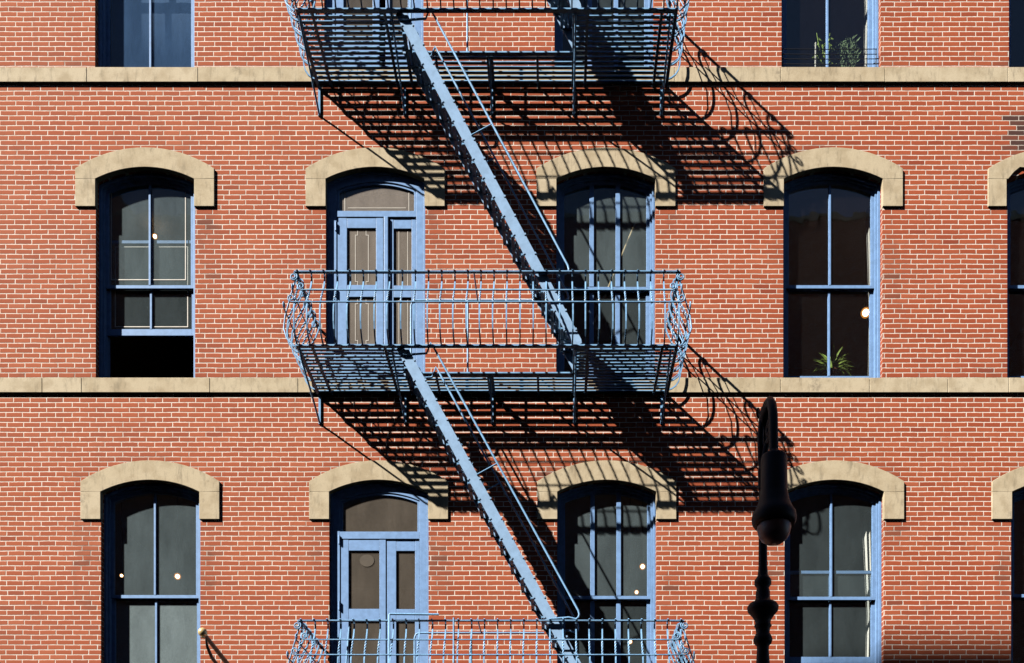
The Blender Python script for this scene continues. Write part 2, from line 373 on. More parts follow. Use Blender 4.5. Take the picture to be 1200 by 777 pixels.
# ---------------------------------------------------------------- windows
def rect_strip(m, x0, x1, z0, z1, y, w=.011, sides='lrtb'):
    if 'l' in sides: m.box(x0, x0 + w, y, y + .002, z0, z1)
    if 'r' in sides: m.box(x1 - w, x1, y, y + .002, z0, z1)
    if 't' in sides: m.box(x0 + w, x1 - w, y, y + .002, z1 - w, z1)
    if 'b' in sides: m.box(x0 + w, x1 - w, y, y + .002, z0, z0 + w)
def window(cx, f, gu, gl, raised=0.0, bars=(0.0,), bw=.026, tape=False, label=None, blind=None, meet=328.0):
    zb = f['sill']; zs = f['spring']; zmeet = Z(meet + f['off'])
    m = MB()
    m.ring(outline(cx, zs, .001, zb), outline(cx, zs, .034, zb), .082, .27)
    m.ring(outline(cx, zs, .0345, zb), outline(cx, zs, .062, zb), .108, .27)
    m.box(cx - HW + .0625, cx + HW - .0625, .07, .275, zb + .001, zb + .055)
    fr = m.build('window', WOOD, building, bevel=.002)
    if label: fr['label'] = label
    s = MB(); y0, y1 = .130, .166                     # the outer, upper sash under the arch
    i0, i1 = .063, .106
    s.ring(outline(cx, zs, i0, zmeet - .02), outline(cx, zs, i1, zmeet - .02), y0, y1)
    a = HW - i1
    s.box(cx - a, cx + a, y0, y1, zmeet - .02, zmeet + .022)
    def zarch(x, ins): r = RAD - ins; return zs + RISE - RAD + math.sqrt(r * r - (x - cx) ** 2)
    for b in bars:
        s.box(cx + b - bw/2, cx + b + bw/2, y0 - .004, y1 + .002, zmeet + .0222, zarch(cx + b, i1) + .004)
    so = s.build('sash', WOOD, fr, bevel=.002)
    g = MB(); g.prism(outline(cx, zs, i1 - .004, zmeet + .018), .148, .152)
    g.build('pane', gu, fr)
    l = MB(); y0, y1 = .1675, .2035; a0 = HW - .063; a = HW - .108
    zlo = zb + .056 + raised; zhi = zmeet + .02 + raised
    l.box(cx - a0, cx - a, y0, y1, zlo, zhi); l.box(cx + a, cx + a0, y0, y1, zlo, zhi)
    l.box(cx - a, cx + a, y0, y1, zlo, zlo + .085); l.box(cx - a, cx + a, y0, y1, zhi - .04, zhi)
    for b in bars: l.box(cx + b - bw/2, cx + b + bw/2, y0 - .004, y1 + .002, zlo + .0855, zhi - .0405)
    l.build('sash', WOOD, fr, bevel=.002)
    g = MB(); g.box(cx - a - .004, cx + a + .004, .184, .188, zlo + .08, zhi - .036); g.build('pane', gl, fr)
    if tape:
        tp = MB(); rect_strip(tp, cx - a + .055, cx + a - .055, zlo + .12, zhi - .07, .1815)
        tp.build('alarm_tape', TAPE, fr)
        tp = MB(); rect_strip(tp, cx - a + .02, cx + a - .07, zmeet + .10, zs + .02, .1455, sides='lrb')
        tp.build('alarm_tape', TAPE, fr)
    if blind:
        mat, z0, z1, yb, wv = blind
        bl = MB(); n = 40; pts = []
        for i in range(n + 1):
            xx = cx - .575 + 1.15 * i / n; pts.append((xx, yb + wv * (.6 * math.sin(i * .9) + .4 * math.sin(i * 2.3))))
        vs = [(px_, py_ + dy, z) for z in (z0, z1) for dy in (0, .006) for px_, py_ in pts]; k = n + 1
        fs = []
        for i in range(n):
            fs += [(i, i+1, 2*k+i+1, 2*k+i), (k+i+1, k+i, 3*k+i, 3*k+i+1), (i, k+i, k+i+1, i+1), (2*k+i, 2*k+i+1, 3*k+i+1, 3*k+i)]
        bl.add(vs, fs, True); bl.build('blind', mat, fr)
    return fr
F = FLOORS
# lower row in the photo
window(X(F['low']['cols'][0]), F['low'], G_DUST, G_FILM, label='tall arched sash window with grey filmed panes', meet=329)
window(X(F['low']['cols'][2]), F['low'], G_DUST, G_HAZE, bars=(-.18, .165), bw=.058, label='arched sash window with two thick blue mullions', meet=330)
window(X(F['low']['cols'][3]), F['low'], G_HAZE, G_HAZE, raised=.36, label='dark arched sash window behind the street lamp', meet=331)
window(X(F['low']['cols'][4]), F['low'], G_CLEAR, G_CLEAR, meet=328)
# middle row
window(X(F['mid']['cols'][0]), F['mid'], G_DUST, G_HAZE, raised=.62, tape=True, label='sash window with its lower sash pushed half open', meet=328)
window(X(F['mid']['cols'][2]), F['mid'], G_DUST, G_HAZE, bars=(-.18, .165), bw=.058, label='arched sash window with two thick blue mullions', meet=330)
window(X(F['mid']['cols'][3]), F['mid'], G_CLEAR, G_CLEAR, label='dark sash window with a glowing globe and a green plant inside', meet=328)
window(X(F['mid']['cols'][4]), F['mid'], G_CLEAR, G_CLEAR, meet=328)
# upper row
window(X(F['high']['cols'][0]), F['high'], G_NAVY, G_NAVY, label='sash window backed by a navy shade', blind=(NAVY, Z(80), Z(-160), .30, .002))
window(X(F['high']['cols'][2]), F['high'], G_DUST, G_HAZE, bars=(-.18, .165), bw=.058)
window(X(F['high']['cols'][3]), F['high'], G_CLEAR, G_CLEAR, label='dark sash window with plants on the sill')
window(X(F['high']['cols'][4]), F['high'], G_CLEAR, G_CLEAR)

# ---------------------------------------------------------------- balcony doors
def leaf(m, x0, x1, z0, z1, holes, y0, y1):
    hx0, hx1 = holes[0][0], holes[0][1]
    m.box(x0, hx0, y0, y1, z0, z1); m.box(hx1, x1, y0, y1, z0, z1)
    zz = z0
    for h in sorted(holes, key=lambda h: h[2]):
        m.box(hx0, hx1, y0 + .002, y1, zz, h[2]); zz = h[3]
    m.box(hx0, hx1, y0 + .002, y1, zz, z1)
def door(f, cx, style):
    zb = f['sill']; zs = f['spring']; off = f['off']; dx = cx - X(440.0)
    ux = lambda px: U(px, 300, -.09)[0] + dx
    uz = lambda py: U(440, py, -.12)[1] - off / S * 1.0 if False else Z(YC + (py - YC) / (D / (D + .09))) 
    m = MB()
    m.ring(outline(cx, zs, .001, zb), outline(cx, zs, .034, zb), .052, .27)
    m.ring(outline(cx, zs, .0345, zb), outline(cx, zs, .125, zb), .060, .27)
    t0 = {'mid': 249, 'low': 624, 'high': 249 - 363}[style]; t1 = t0 + (7 if style == 'mid' else 8.5)
    a = HW - .1255
    m.box(cx - a, cx + a, .062, .20, uz(t1), uz(t0))
    m.box(cx - a, cx + a, .058, .30, zb + .001, zb + .05)
    d = m.build('door', WOOD, building, bevel=.003)
    # transom light
    tr = MB(); tr.ring(outline(cx, zs, .1255, uz(t0) + .001), outline(cx, zs, .155, uz(t0) + .001), .074, .14)
    tr.build('transom', WOOD, d, bevel=.002)
    g = MB(); g.prism(outline(cx, zs, .151, uz(t0) - .002), .098, .102); g.build('pane', G_DOOR if style != 'low' else G_DOOR2, d)
    if style == 'mid':
        L = [(394.5, 449.5, 407, 441), (456.5, 487, 461.5, 482.5)]; rows = [(268.5, 335), (349, 404)]
    elif style == 'low':
        L = [(398, 452.5, 409, 445), (453.5, 490, 464.5, 486.5)]; rows = [(646, 714), (728, 790)]
    else:
        L = [(392, 447, 405, 439), (454, 485, 459, 480)]; rows = [(268.5 - 363, 335 - 363), (349 - 363, 49)]
    if style == 'low':
        L = [tuple(v - 4.0 for v in l) for l in L]
    for k, (x0, x1, h0, h1) in enumerate(L):
        lf = MB(); y0 = .070 if k == 0 else .080
        holes = [(ux(h0), ux(h1), uz(r1), uz(r0)) for r0, r1 in rows]
        X0 = cx - a + .002 if k == 0 else ux(x0); X1 = ux(x1) if k == 0 else cx + a - .002
        leaf(lf, X0, X1, zb + .052, uz(t1) - .003, holes, y0, y0 + .045)
        # panel moulding pressed below the glass
        lo = lf.build('door_leaf', WOOD, d, bevel=.004)
        for h in holes:
            g = MB(); g.box(h[0] - .006, h[1] + .006, y0 + .022, y0 + .027, h[2] - .006, h[3] + .006)
            g.build('pane', G_DOOR if style == 'mid' else G_DOOR2, d)
        if style == 'mid':
            for j, h in enumerate(holes):
                tp = MB(); w = h[1] - h[0]; y = y0 + .0205; c = (h[0] + h[1]) / 2
                if k == 0:
                    nk, sh = .055, .085; tz = h[3]; bz = h[2]
                    for sg in (-1, 1):
                        n0 = c + sg * nk; s0 = c + sg * sh
                        top, bot = (tz, bz) if j == 0 else (tz, bz)
                        tp.box(n0 - .003, n0 + .003, y, y + .001, tz - .075, tz)
                        tp.box(min(n0, s0) - .003, max(n0, s0) + .003, y, y + .001, tz - .081, tz - .0752)
                        tp.box(s0 - .003, s0 + .003, y, y + .001, bz + .06, tz - .0812)
                        tp.box(min(n0, s0) - .003, max(n0, s0) + .003, y, y + .001, bz + .0542, bz + .0598)
                        tp.box(n0 - .003, n0 + .003, y, y + .001, bz, bz + .054)
                else:
                    for xx in (h[0] + .065, h[1] - .055): tp.box(xx - .003, xx + .003, y, y + .001, h[2], h[3])
                tp.build('alarm_tape', TAPE, d)
    if style == 'mid':                                 # rounded cover strip where the leaves meet, and the foil on the transom
        s = MB(); xa = ux(453); s.obox((xa, .060, zb + .06), (xa, .060, uz(t1) - .002), (1, 0, 0), .058, .03); s.build('cover_strip', WOOD, d, bevel=.008)
        tp = MB(); y = .0965; b = uz(t0)
        P = [(-.42, b + .02), (-.42, zs - .055), (.0, zs + .035), (.42, zs - .055), (.42, b + .02)]
        for (xa, za), (xb, zb_) in zip(P, P[1:]): tp.obox((cx + xa, y, za), (cx + xb, y, zb_), (0, 1, 0), .002, .008)
        tp.box(cx - .38, cx + .38, y - .001, y + .001, b + .06, b + .067)
        tp.build('alarm_tape', TAPE, d)
    if style == 'low':                                 # round sticker on the glass
        st = MB(); x, z = ux(430 - 4), uz(657); st.prism([(x + .095 * math.cos(q_ * .314), z + .08 * math.sin(q_ * .314)) for q_ in range(20)], .0885, .0907)
        st.build('sticker', paint('faded_sticker', (.088,.072,.056), .7), d)
    for hz in (268, 345):
        hg = MB(); x = cx - HW + .088; z = uz(hz + off); hg.lathe([(.012, -.055), (.012, .055)], 8, (x + .03, .052, z)); hg.build('hinge', WOOD, d)
    return d
door(F['mid'], X(440), 'mid')['label'] = 'blue glazed double door with foil lines on its panes'
door(F['low'], X(444), 'low')['label'] = 'blue glazed double door with dark brown panes'
door(F['high'], X(438), 'high')

# ------------------------------------------------------------------ fire escape balconies
LX = lambda wpx: (wpx - 372.0) / S
LEN = LX(783.0); DEP = 1.0; STRIP = .445
PROFILE = [(0,.0),(.035,.012),(.085,.05),(.125,.11),(.145,.19),(.148,.27),(.14,.36),(.12,.44),(.085,.52),(.045,.59),(.005,.66),(-.03,.74),(-.05,.81),(-.046,.855),(-.034,.878),
           (-.012,.888),(.016,.887),(.028,.876)]
CURL = [(.042,.860),(.046,.835),(.030,.812),(.008,.812),(-.002,.830),(.006,.848)]
def baluster_mesh(curl):
    PR = PROFILE + (CURL if curl else [])
    # finer path: out is local -y, up is z; the middle length is twisted
    P = []; tw = []
    for (o0, h0), (o1, h1) in zip(PR, PR[1:]):
        k = 5 if .19 < h0 < .75 and h1 > h0 and o0 > -.06 else 1
        for j in range(k): P.append((o0 + (o1 - o0) * j / k, h0 + (h1 - h0) * j / k))
    P.append(PR[-1])
    for o, h in P: tw.append(max(0, min(h, .66) - .40) / .26 * math.pi * 3)
    n_st = next(i for i, p in enumerate(P) if p[1] > .85)
    tw = [t if i < n_st else tw[n_st] for i, t in enumerate(tw)]
    rs = [.0115 if i <= n_st else .0105 for i in range(len(P))]
    m = MB(); m.tube([(0, -o, h) for o, h in P], rs, 4, tw)
    ob = m.build('baluster', IRON); me = ob.data; bpy.data.objects.remove(ob); return me
BAL = baluster_mesh(False); BAL2 = baluster_mesh(True)
def spiral(c, r0, r1, turns, a0, ax, ay, n=14):
    c = Vector(c); ax = Vector(ax); ay = Vector(ay)
    return [c + (ax * math.cos(a0 + turns * 2*math.pi*i/n) + ay * math.sin(a0 + turns * 2*math.pi*i/n)) * (r0 + (r1 - r0) * i / n) for i in range(n + 1)]
def balcony(root, guard_to, extras=None):
    g = MB(); t = .05; i = 0
    while t < DEP - .03:
        j = lambda: random.uniform(-.003, .003)
        if t < STRIP - .01: spans = [(.02, LEN - .02)]
        else: spans = [(.02, LX(485)), (LX(671), LEN - .02)]
        for a, b in spans:
            n = max(2, int((b - a) / .55)); dz = [random.uniform(-.004, .003) for _ in range(n + 1)]
            vs = []; w = .0195
            for k in range(n + 1):
                xx = a + (b - a) * k / n
                for yy, zz in ((-t - w, 0), (-t + w, 0), (-t + w, .011), (-t - w, .011)): vs.append((xx, yy + (dz[k] * .5), zz + dz[k] + .002))
            fs = [(k*4 + e, k*4 + (e+1) % 4, k*4 + 4 + (e+1) % 4, k*4 + 4 + e) for k in range(n) for e in range(4)]
            fs += [(3,2,1,0), (n*4, n*4+1, n*4+2, n*4+3)]
            g.add(vs, fs)
        t += .0655; i += 1
    g.build('grating', IRON, root)
    def bar(name, p0, p1, a, wa, wb): m = MB(); m.obox(p0, p1, a, wa, wb); return m.build(name, IRON, root, bevel=.002)
    for wpx, dep, w in ((372, DEP, .042), (389, DEP, .036), (467, DEP, .036), (484, DEP, .04), (672, DEP, .04), (686, DEP, .036), (766, DEP, .036), (783, DEP, .042),
                        (516, STRIP, .03), (577, STRIP, .085), (631, STRIP, .03)):
        x = LX(wpx) + (.02 if wpx == 372 else -.02 if wpx == 783 else 0)
        bar('cross_beam', (x, -.004, -.012), (x, -dep + .02, -.012), (1, 0, 0), w, .016)
    bar('front_beam', (0, -DEP, -.013), (LEN, -DEP, -.013), (0, 1, 0), .05, .018)
    bar('inner_beam', (LX(485), -STRIP - .012, -.013), (LX(671), -STRIP - .012, -.013), (0, 1, 0), .05, .018)
    for wpx in (375, 475, 577, 673, 775):              # brackets let into the wall
        x = LX(wpx); dep = STRIP if wpx == 577 else DEP
        m = MB(); m.obox((x, -.012, -.026), (x, -.012, -.40), (1, 0, 0), .028, .022)
        m.tube([(x, -.012, -.385), (x, -.05, -.375), (x, -.12, -.345), (x, -dep + .10, -.085), (x, -dep + .03, -.030)], .0125, 8)
        m.build('bracket', IRON, root)
    # top rail, lying flat, round three sides
    H = .872
    bar('top_rail', (-.02, -DEP, H), (LEN + .02, -DEP, H), (0, 1, 0), .042, .013)
    bar('top_rail', (0, -.004, H), (0, -DEP + .022, H), (1, 0, 0), .042, .013)
    bar('top_rail', (LEN, -.004, H), (LEN, -DEP + .022, H), (1, 0, 0), .042, .013)
    def rod(name, path, r): m = MB(); m.tube(path, r, 8); return m.build(name, IRON, root)
    # middle rods; their ends are rolled into scrolls
    def front_rod(h, o, e):
        y = -DEP - o
        a = spiral((e, y, h + .045), .045, .012, 1.4, -math.pi/2, (-1, 0, 0), (0, 0, 1))
        b = spiral((LEN - e, y, h + .045), .045, .012, 1.4, -math.pi/2, (1, 0, 0), (0, 0, 1))
        rod('middle_rail', a[::-1] + [Vector((LEN * k / 12, y, h)) for k in range(1, 12)] + b, .0085)
    front_rod(.635, .035, .07); front_rod(.425, .135, -.02)
    for s, x in ((-1, 0), (1, LEN)):
        for h, o in ((.635, .035), (.425, .138)):
            rod('side_rail', [(x + s * o, -.004, h)] + [(x + s * o, -k / 8 * (DEP + .02), h) for k in range(1, 9)]
                + spiral((x + s * o, -DEP - .02, h + .04), .04, .012, 1.2, -math.pi/2, (0, -1, 0), (0, 0, 1)), .0085)
        # corner scroll and brace
        rod('scroll', spiral((x + s * .03, -DEP + .0, H - .055), .05, .012, 1.7, math.pi/2, (s, 0, 0), (0, 0, 1), 22), .009)
        rod('scroll', [(x, -DEP + .03, H - .02), (x + s*.03, -DEP + .02, .74), (x + s*.08, -DEP + .04, .60), (x + s*.15, -DEP + .07, .40), (x + s*.165, -DEP + .06, .24), (x + s*.12, -DEP + .03, .10), (x + s*.02, -DEP + .02, .0)], .0095)
    n = 30; step = (LEN - .03) / (n - 1)
    for k in range(n): share('baluster', BAL, root, (.015 + k * step, -DEP, .0), (0, 0, random.uniform(-.05, .05)))
    for s, x in ((-1, 0), (1, LEN)):
        for k in range(5): share('baluster', BAL2, root, (x, -.10 - .19 * k, .0), (0, 0, s * math.pi/2 + random.uniform(-.06, .06)))
        for k in range(4):                              # thin lacing of the end panels
            y0 = -.08 - .2 * k
            rod('lacing', [(x, y0, .86), (x + s*.05, y0 - .05, .66), (x + s*.13, y0 - .11, .44), (x + s*.15, y0 - .15, .27), (x + s*.10, y0 - .19, .10), (x, y0 - .22, .005)], .006)
    # guard pipe of the stair opening
    yg = -STRIP - .012
    rod('guard_rail', [(LX(488), yg, 0), (LX(488), yg, .84), (LX(489.5), yg, .885), (LX(493), yg, .905)] + [(LX(493 + (guard_to - 493) * k / 4), yg, .905) for k in range(1, 5)], .0115)
    rod('guard_post', [(LX(552), yg, 0), (LX(552), yg, .90)], .0125)
    rod('tie_rod', [(LX(563), -DEP, .895), (LX(563), yg - .005, .915)], .009)
GROUP = 'fire escape balconies up the front'
b_mid = thing('fire_escape_balcony', 'light blue iron fire escape balcony in the middle of the front, seen whole', 'fire escape balcony', (X(372), 0, Z(461.8)), GROUP)
b_top = thing('fire_escape_balcony', 'highest blue iron balcony, its grating seen from below and its rail cut off', 'fire escape balcony', (X(371.5), 0, Z(100.8)), GROUP)
b_low = thing('fire_escape_balcony', 'lowest blue iron balcony, only its upper railing in view', 'fire escape balcony', (X(376), 0, Z(836.6)), GROUP)
balcony(b_mid, 634); balcony(b_top, 634); balcony(b_low, 634)
def rod_on(root, name, path, r): m = MB(); m.tube(path, r, 8); return m.build(name, IRON, root)
# loose pipes wired to the lowest railing
rod_on(b_low, 'pipe', [(LX(469), -DEP - .06, .15), (LX(469), -DEP - .05, .925), (LX(469.4), -DEP - .05, .933), (LX(470.5), -DEP - .05, .936), (LX(522), -DEP - .05, .93)], .013)
rod_on(b_low, 'pipe', [(LX(419), -DEP + .03, .02), (LX(425), -DEP + .03, .86)], .012)
rod_on(b_low, 'pipe', [(LX(538), -DEP - .06, .05), (LX(538), -DEP - .05, .89)], .011)
# flat strap bolted between door jamb and rail
for rt in (b_mid, b_low):
    m = MB(); m.obox((LX(404), -.55, .84), (LX(393), -.03, .66), (0, 1, 1), .05, .012); m.build('strap', IRON, rt)

# ------------------------------------------------------------------ fire escape stairs
def stair(label, top, bot):
    x0, z0 = X(top[0]), Z(top[1]); root = thing('fire_escape_stair', label, 'fire escape stair', (x0, 0, z0), 'steep iron stair flights between the balconies')
    run = (bot[0] - top[0]) / S; drop = (bot[1] - top[1]) / S
    d = Vector((run, 0, -drop)).normalized(); nrm = Vector((d.z * -1, 0, d.x))     # nrm points up and to the right
    TF, TR = .955, .50
    nst = 17; L = math.hypot(run, drop)
    for t in (TF, TR):
        m = MB(); A = Vector((0, -t, .0)); B = Vector((run, -t, -drop))
        m.obox(A - d * .015, B - d * .01, nrm, .125, .011)
        for k in range(1, nst + 1):                       # bolt heads of the treads, in pairs near both edges
            c = A + d * (L * (k - .35) / (nst + .5))
            for s_ in (-1, 1):
                p = c + nrm * (.060 * s_) + d * (.03 * s_)
                m.obox(p + Vector((0, -.013, 0)), p + Vector((0, .013, 0)), d, .020, .024)
        m.build('stringer', IRON2, root)
    for k in range(1, nst + 1):
        p = Vector((run, 0, -drop)) * (k / (nst + 1)); m = MB()
        for off, w in ((-.078, .034), (-.028, .034), (.022, .034), (.072, .034)):
            m.box(p.x + off - w/2, p.x + off + w/2, -TF + .008, -TR - .008, p.z - .004, p.z + .006)
        for t in (TF - .02, TR + .02, (TF + TR) / 2): m.box(p.x - .095, p.x + .09, -t - .012, -t + .012, p.z - .012, p.z - .0045)
        m.box(p.x - .100, p.x - .0955, -TF + .008, -TR - .008, p.z - .022, p.z + .010)
        m.build('tread', IRON, root)
    h = .335; A = Vector((0, 0, 0))
    for t in (TF + .012, TR - .012):
        y = Vector((0, -t, 0)); path = [(-.03, -t, -.085), (.06, -t, -.10), (.15, -t, -.085), (.30, -t, -.075)]
        s0 = d * .24 + nrm * h; s1 = d * (L * .80) + nrm * h; s2 = d * (L * .83) + nrm * (h - .02)
        path += [tuple(Vector((s0.x - .06, -t, s0.z + .10))), tuple(s0 + y)]
        path += [tuple(s0.lerp(s1, k / 4) + y) for k in range(1, 5)]
        path += [tuple(s1 + d * .05 - nrm * .012 + y), tuple(s1 + d * .075 - nrm * .04 + y), tuple(s1 + d * .075 - nrm * .08 + y)]
        e = s1 + d * .02 - nrm * .14; path += [tuple(e + y), (e.x - .24, -t, e.z - .02)]
        m = MB(); m.tube(path, .0125, 8); m.build('handrail', IRON, root)
        a = d * (L * .375); m = MB(); m.tube([a + nrm * .05 + y, a + nrm * h + y], .009, 8); m.build('strut', IRON, root)
    return root
stair('steep blue stair dropping from the highest balcony to the middle balcony', (484, 101.2), (676, 460))
stair('steep blue stair dropping from the middle balcony to the lowest balcony', (485, 462), (690, 835))
stair('steep blue stair whose foot alone shows on the highest balcony', (482, -262), (676, 99))

# ------------------------------------------------------------------ street lamp (bishop's crook)
lx, lz0 = U(894, 700, 3.40)[0], 0
lamp = thing('street_lamp', 'black crook-necked street lamp with a round bell head', 'street lamp', (lx, -3.40, 0))
def zz(py, t=3.40): return U(894, py, t)[1]
m = MB()
m.lathe([(.24,0),(.24,.10),(.21,.13),(.19,.50),(.21,.56),(.15,.66),(.13,1.10),(.15,1.14),(.10,1.22),(.075,1.6),(.070,zz(790)),
         (.055,zz(762)),(.057,zz(757)),(.080,zz(754)),(.090,zz(750)),(.080,zz(746)),(.062,zz(742)),(.068,zz(736)),(.082,zz(733.5)),(.070,zz(731)),
         (.075,zz(727)),(.105,zz(721)),(.140,zz(716)),(.146,zz(711.5)),(.128,zz(708)),(.085,zz(705.5)),(.066,zz(702)),(.066,zz(694)),(.056,zz(690)),
         (.060,zz(688)),(.078,zz(685)),(.078,zz(680)),(.060,zz(677)),(.048,zz(674)),(.041,zz(664)),(.038,zz(600)),(.034,zz(520))], 24)
m.build('post', BLACK, lamp)
zt2 = zz(473, 3.6); tl = .44
m = MB()
m.tube([(0, 0, zz(524)), (0, -.005, zz(505)), (0, -.03, zt2 - .13), (0, -.09, zt2 - .04), (0, -.18, zt2), (0, -.28, zt2 - .025), (0, -.36, zt2 - .10), (0, -.41, zt2 - .22), (0, -.435, zz(534, 3.84))],
       [.040, .041, .042, .042, .042, .042, .042, .042, .042], 12)
m.build('crook', BLACK, lamp)
m = MB()                                               # wrought scrolls inside the crook
m.tube([(-.02, -.02, zz(575))] + [(-.025 + .02 * k, -.03 - .03 * k, zz(555 - 14 * k)) for k in range(3)] + spiral((.03, -.17, zt2 - .22), .10, .02, 1.6, -2.2, (.1, -1, 0), (0, 0, 1), 24), .030, 8)
m.tube(spiral((-.035, .03, zz(482)), .045, .012, 1.4, -1.57, (-.5, -.85, 0), (0, 0, 1), 16), .013, 8)
m.tube([(-.01, -.03, zz(560)), (-.028, -.04, zz(540)), (-.034, -.05, zz(516)), (-.02, -.05, zz(495)), (.0, -.06, zz(482))], .030, 8)
m.build('scroll', BLACK, lamp)
hx = U(907, 600, 3.84)[0] - lx
def zh_(py): return U(907, py, 3.84)[1]
m = MB(); m.lathe([(.03,zh_(526)),(.05,zh_(531)),(.105,zh_(534)),(.115,zh_(537)),(.117,zh_(577)),(.124,zh_(580)),(.135,zh_(588)),(.165,zh_(597)),(.190,zh_(602)),(.196,zh_(607)),(.192,zh_(612)),(.172,zh_(616)),(.10,zh_(612))], 28, (hx, -.44, 0))
m.build('lamp_hood', BLACK, lamp)
m = MB(); m.lathe([(.150,zh_(613)),(.149,zh_(619)),(.138,zh_(626)),(.112,zh_(632)),(.07,zh_(636)),(.02,zh_(637.5))], 24, (hx, -.44, 0)); m.build('globe', GLOBE, lamp)

# ------------------------------------------------------------------ flagpole
tip = Vector((U(237.5, 741, 1.4)[0], -1.4, U(237.5, 741, 1.4)[1])); base = Vector((tip.x + .01, -.01, Z(803)))
fp = thing('flagpole', 'dark flagpole jutting from the wall with a gilt ball on its tip', 'flagpole', tuple(base))
m = MB(); d_ = (tip - base); m.tube([(0,0,0), tuple(d_ * .5), tuple(d_ * .985)], [.032, .029, .024], 14); m.build('pole', DARK, fp)
m = MB(); m.lathe([(.012, -.066), (.03, -.062)] + [(.052 * math.sin(a * math.pi / 12), -.052 * math.cos(a * math.pi / 12)) for a in range(1, 12)] + [(.004, .052)], 20, tuple(d_)); m.build('ball', GOLD, fp)
m = MB(); m.lathe([(.09, -.012), (.09, .012)], 16); ob = m.build('wall_plate', DARK, fp); ob.rotation_euler = (R(90), 0, 0)
m = MB(); m.tube([tuple(d_ * .93 + Vector((.0, 0, -.03))), tuple(d_ * .90 + Vector((.0, 0, -.10))), tuple(d_ * .80 + Vector((.0, 0, -.16))), tuple(d_ * .62 + Vector((0, 0, -.17)))], [.010, .018, .022, .022], 8); m.build('halyard', DARK, fp)

# ------------------------------------------------------------------ plants, guard, curtains and lamps at the windows
def blade(m, base, direction, length, width, droop, n=7):
    d = Vector(direction).normalized(); side = d.cross(Vector((.25, 1, .15))); side = side.normalized() if side.length > 1e-3 else Vector((1, 0, 0))
    p = Vector(base); vs = []; fs = []
    for i in range(n + 1):
        w = width * (math.sin(math.pi * (.12 + .88 * i / n)) * .9 + .06)
        for s_ in (-1, 1): vs.append(p + side * (w / 2 * s_))
        vs.append(p + Vector((0, .22 * w, 0)))
        d = (d + Vector((0, 0, -droop / n))).normalized(); p = p + d * (length / n)
    for i in range(n):
        a = i * 3; fs += [(a, a+2, a+5, a+3), (a+2, a+1, a+4, a+5)]
    m.add(vs, fs, True)
def pot(root, r=.09, h=.14):
    m = MB(); m.lathe([(r*.72, 0), (r*.95, h*.8), (r*1.08, h*.8), (r*1.08, h), (r*.9, h), (r*.85, h*.9)], 18); m.build('pot', POT, root)
# spider plant in the window right of the fire escape
px_, pz_ = U(972, 441, -.40)
sp_ = thing('spider_plant', 'green spider plant with arching strap leaves inside the window under the glowing globe', 'plant', (px_, .275, F['mid']['sill'] + .16))
pot(sp_, .062, .12)
m = MB(); rr = random.Random(4)
for k in range(80):
    an = rr.uniform(0, 2*math.pi); up = rr.uniform(.5, 2.2)
    blade(m, (rr.uniform(-.03,.03), rr.uniform(-.02,.02), .12), (math.cos(an), math.sin(an) * .10, up), rr.uniform(.17, .32), rr.uniform(.020, .034), rr.uniform(1.0, 2.4))
m.build('leaf_tuft', LEAF, sp_)
m = MB()                                           # shelf the plant stands on
sh1 = MB(); sh1.box(X(976) - .60, X(976) + .60, .212, .52, F['mid']['sill'] + .12, F['mid']['sill'] + .155); sh1.build('window_shelf', WOOD, building)
sh2 = MB(); sh2.box(X(974) - .60, X(974) + .60, .212, .56, F['high']['sill'] + .09, F['high']['sill'] + .125); sh2.build('window_shelf', WOOD, building)
zsh = F['high']['sill'] + .127
gp = thing('potted_plant', 'trailing plant with small round leaves by the white stake', 'plant', (U(964, 70, -.32)[0], .285, zsh)); pot(gp, .055, .10)
m = MB()
for k in range(14):
    an = rr.uniform(0, 6.28); h_ = rr.uniform(.18, .55); x, y = .09 * math.cos(an), .03 * math.sin(an)
    st = [(0, 0, .09), (x * .5, y * .5, .09 + h_ * .5), (x, y, .09 + h_)]; m.tube(st, .004, 5)
    for j in range(9):
        f_ = rr.uniform(.2, 1); a2 = rr.uniform(0, 6.28)
        blade(m, (x * f_, y * f_, .09 + h_ * f_), (math.cos(a2), .6 * math.sin(a2), rr.uniform(.1, .9)), rr.uniform(.05, .09), rr.uniform(.03, .05), 1.2, 3)
m.build('leaf_tuft', LEAF, gp)
gb = thing('potted_plant', 'bushy grey-green plant of upright leafy stalks behind the wire guard', 'plant', (U(993, 70, -.32)[0], .30, zsh)); pot(gb, .065, .12)
m = MB()
for k in range(34):
    an = rr.uniform(0, 6.28); rad = rr.uniform(.0, .20); x, y = rad * math.cos(an), .03 * math.sin(an); h_ = rr.uniform(.22, .46)
    m.tube([(x * .3, y * .3, .10), (x * .8, y * .8, .10 + h_ * .6), (x * 1.05, y, .10 + h_)], .004, 5)
    for j in range(13):
        f_ = .2 + .8 * j / 12; a2 = j * 2.4 + k
        blade(m, (x * (.4 + .65 * f_), y * f_, .10 + h_ * f_), (math.cos(a2), .6 * math.sin(a2), 1.1), .075, .019, .6, 3)
m.build('leaf_tuft', LEAF2, gb)
x_, z_ = U(955.5, 50, -.26)
m = MB(); m.tube([(0, 0, 0), (.004, 0, z_ - zsh)], .011, 8); o = m.build('stake', CLOTH, None, loc=(x_, .26, zsh)); tag(o, 'white garden stake standing among the plants in the top window', 'garden stake')
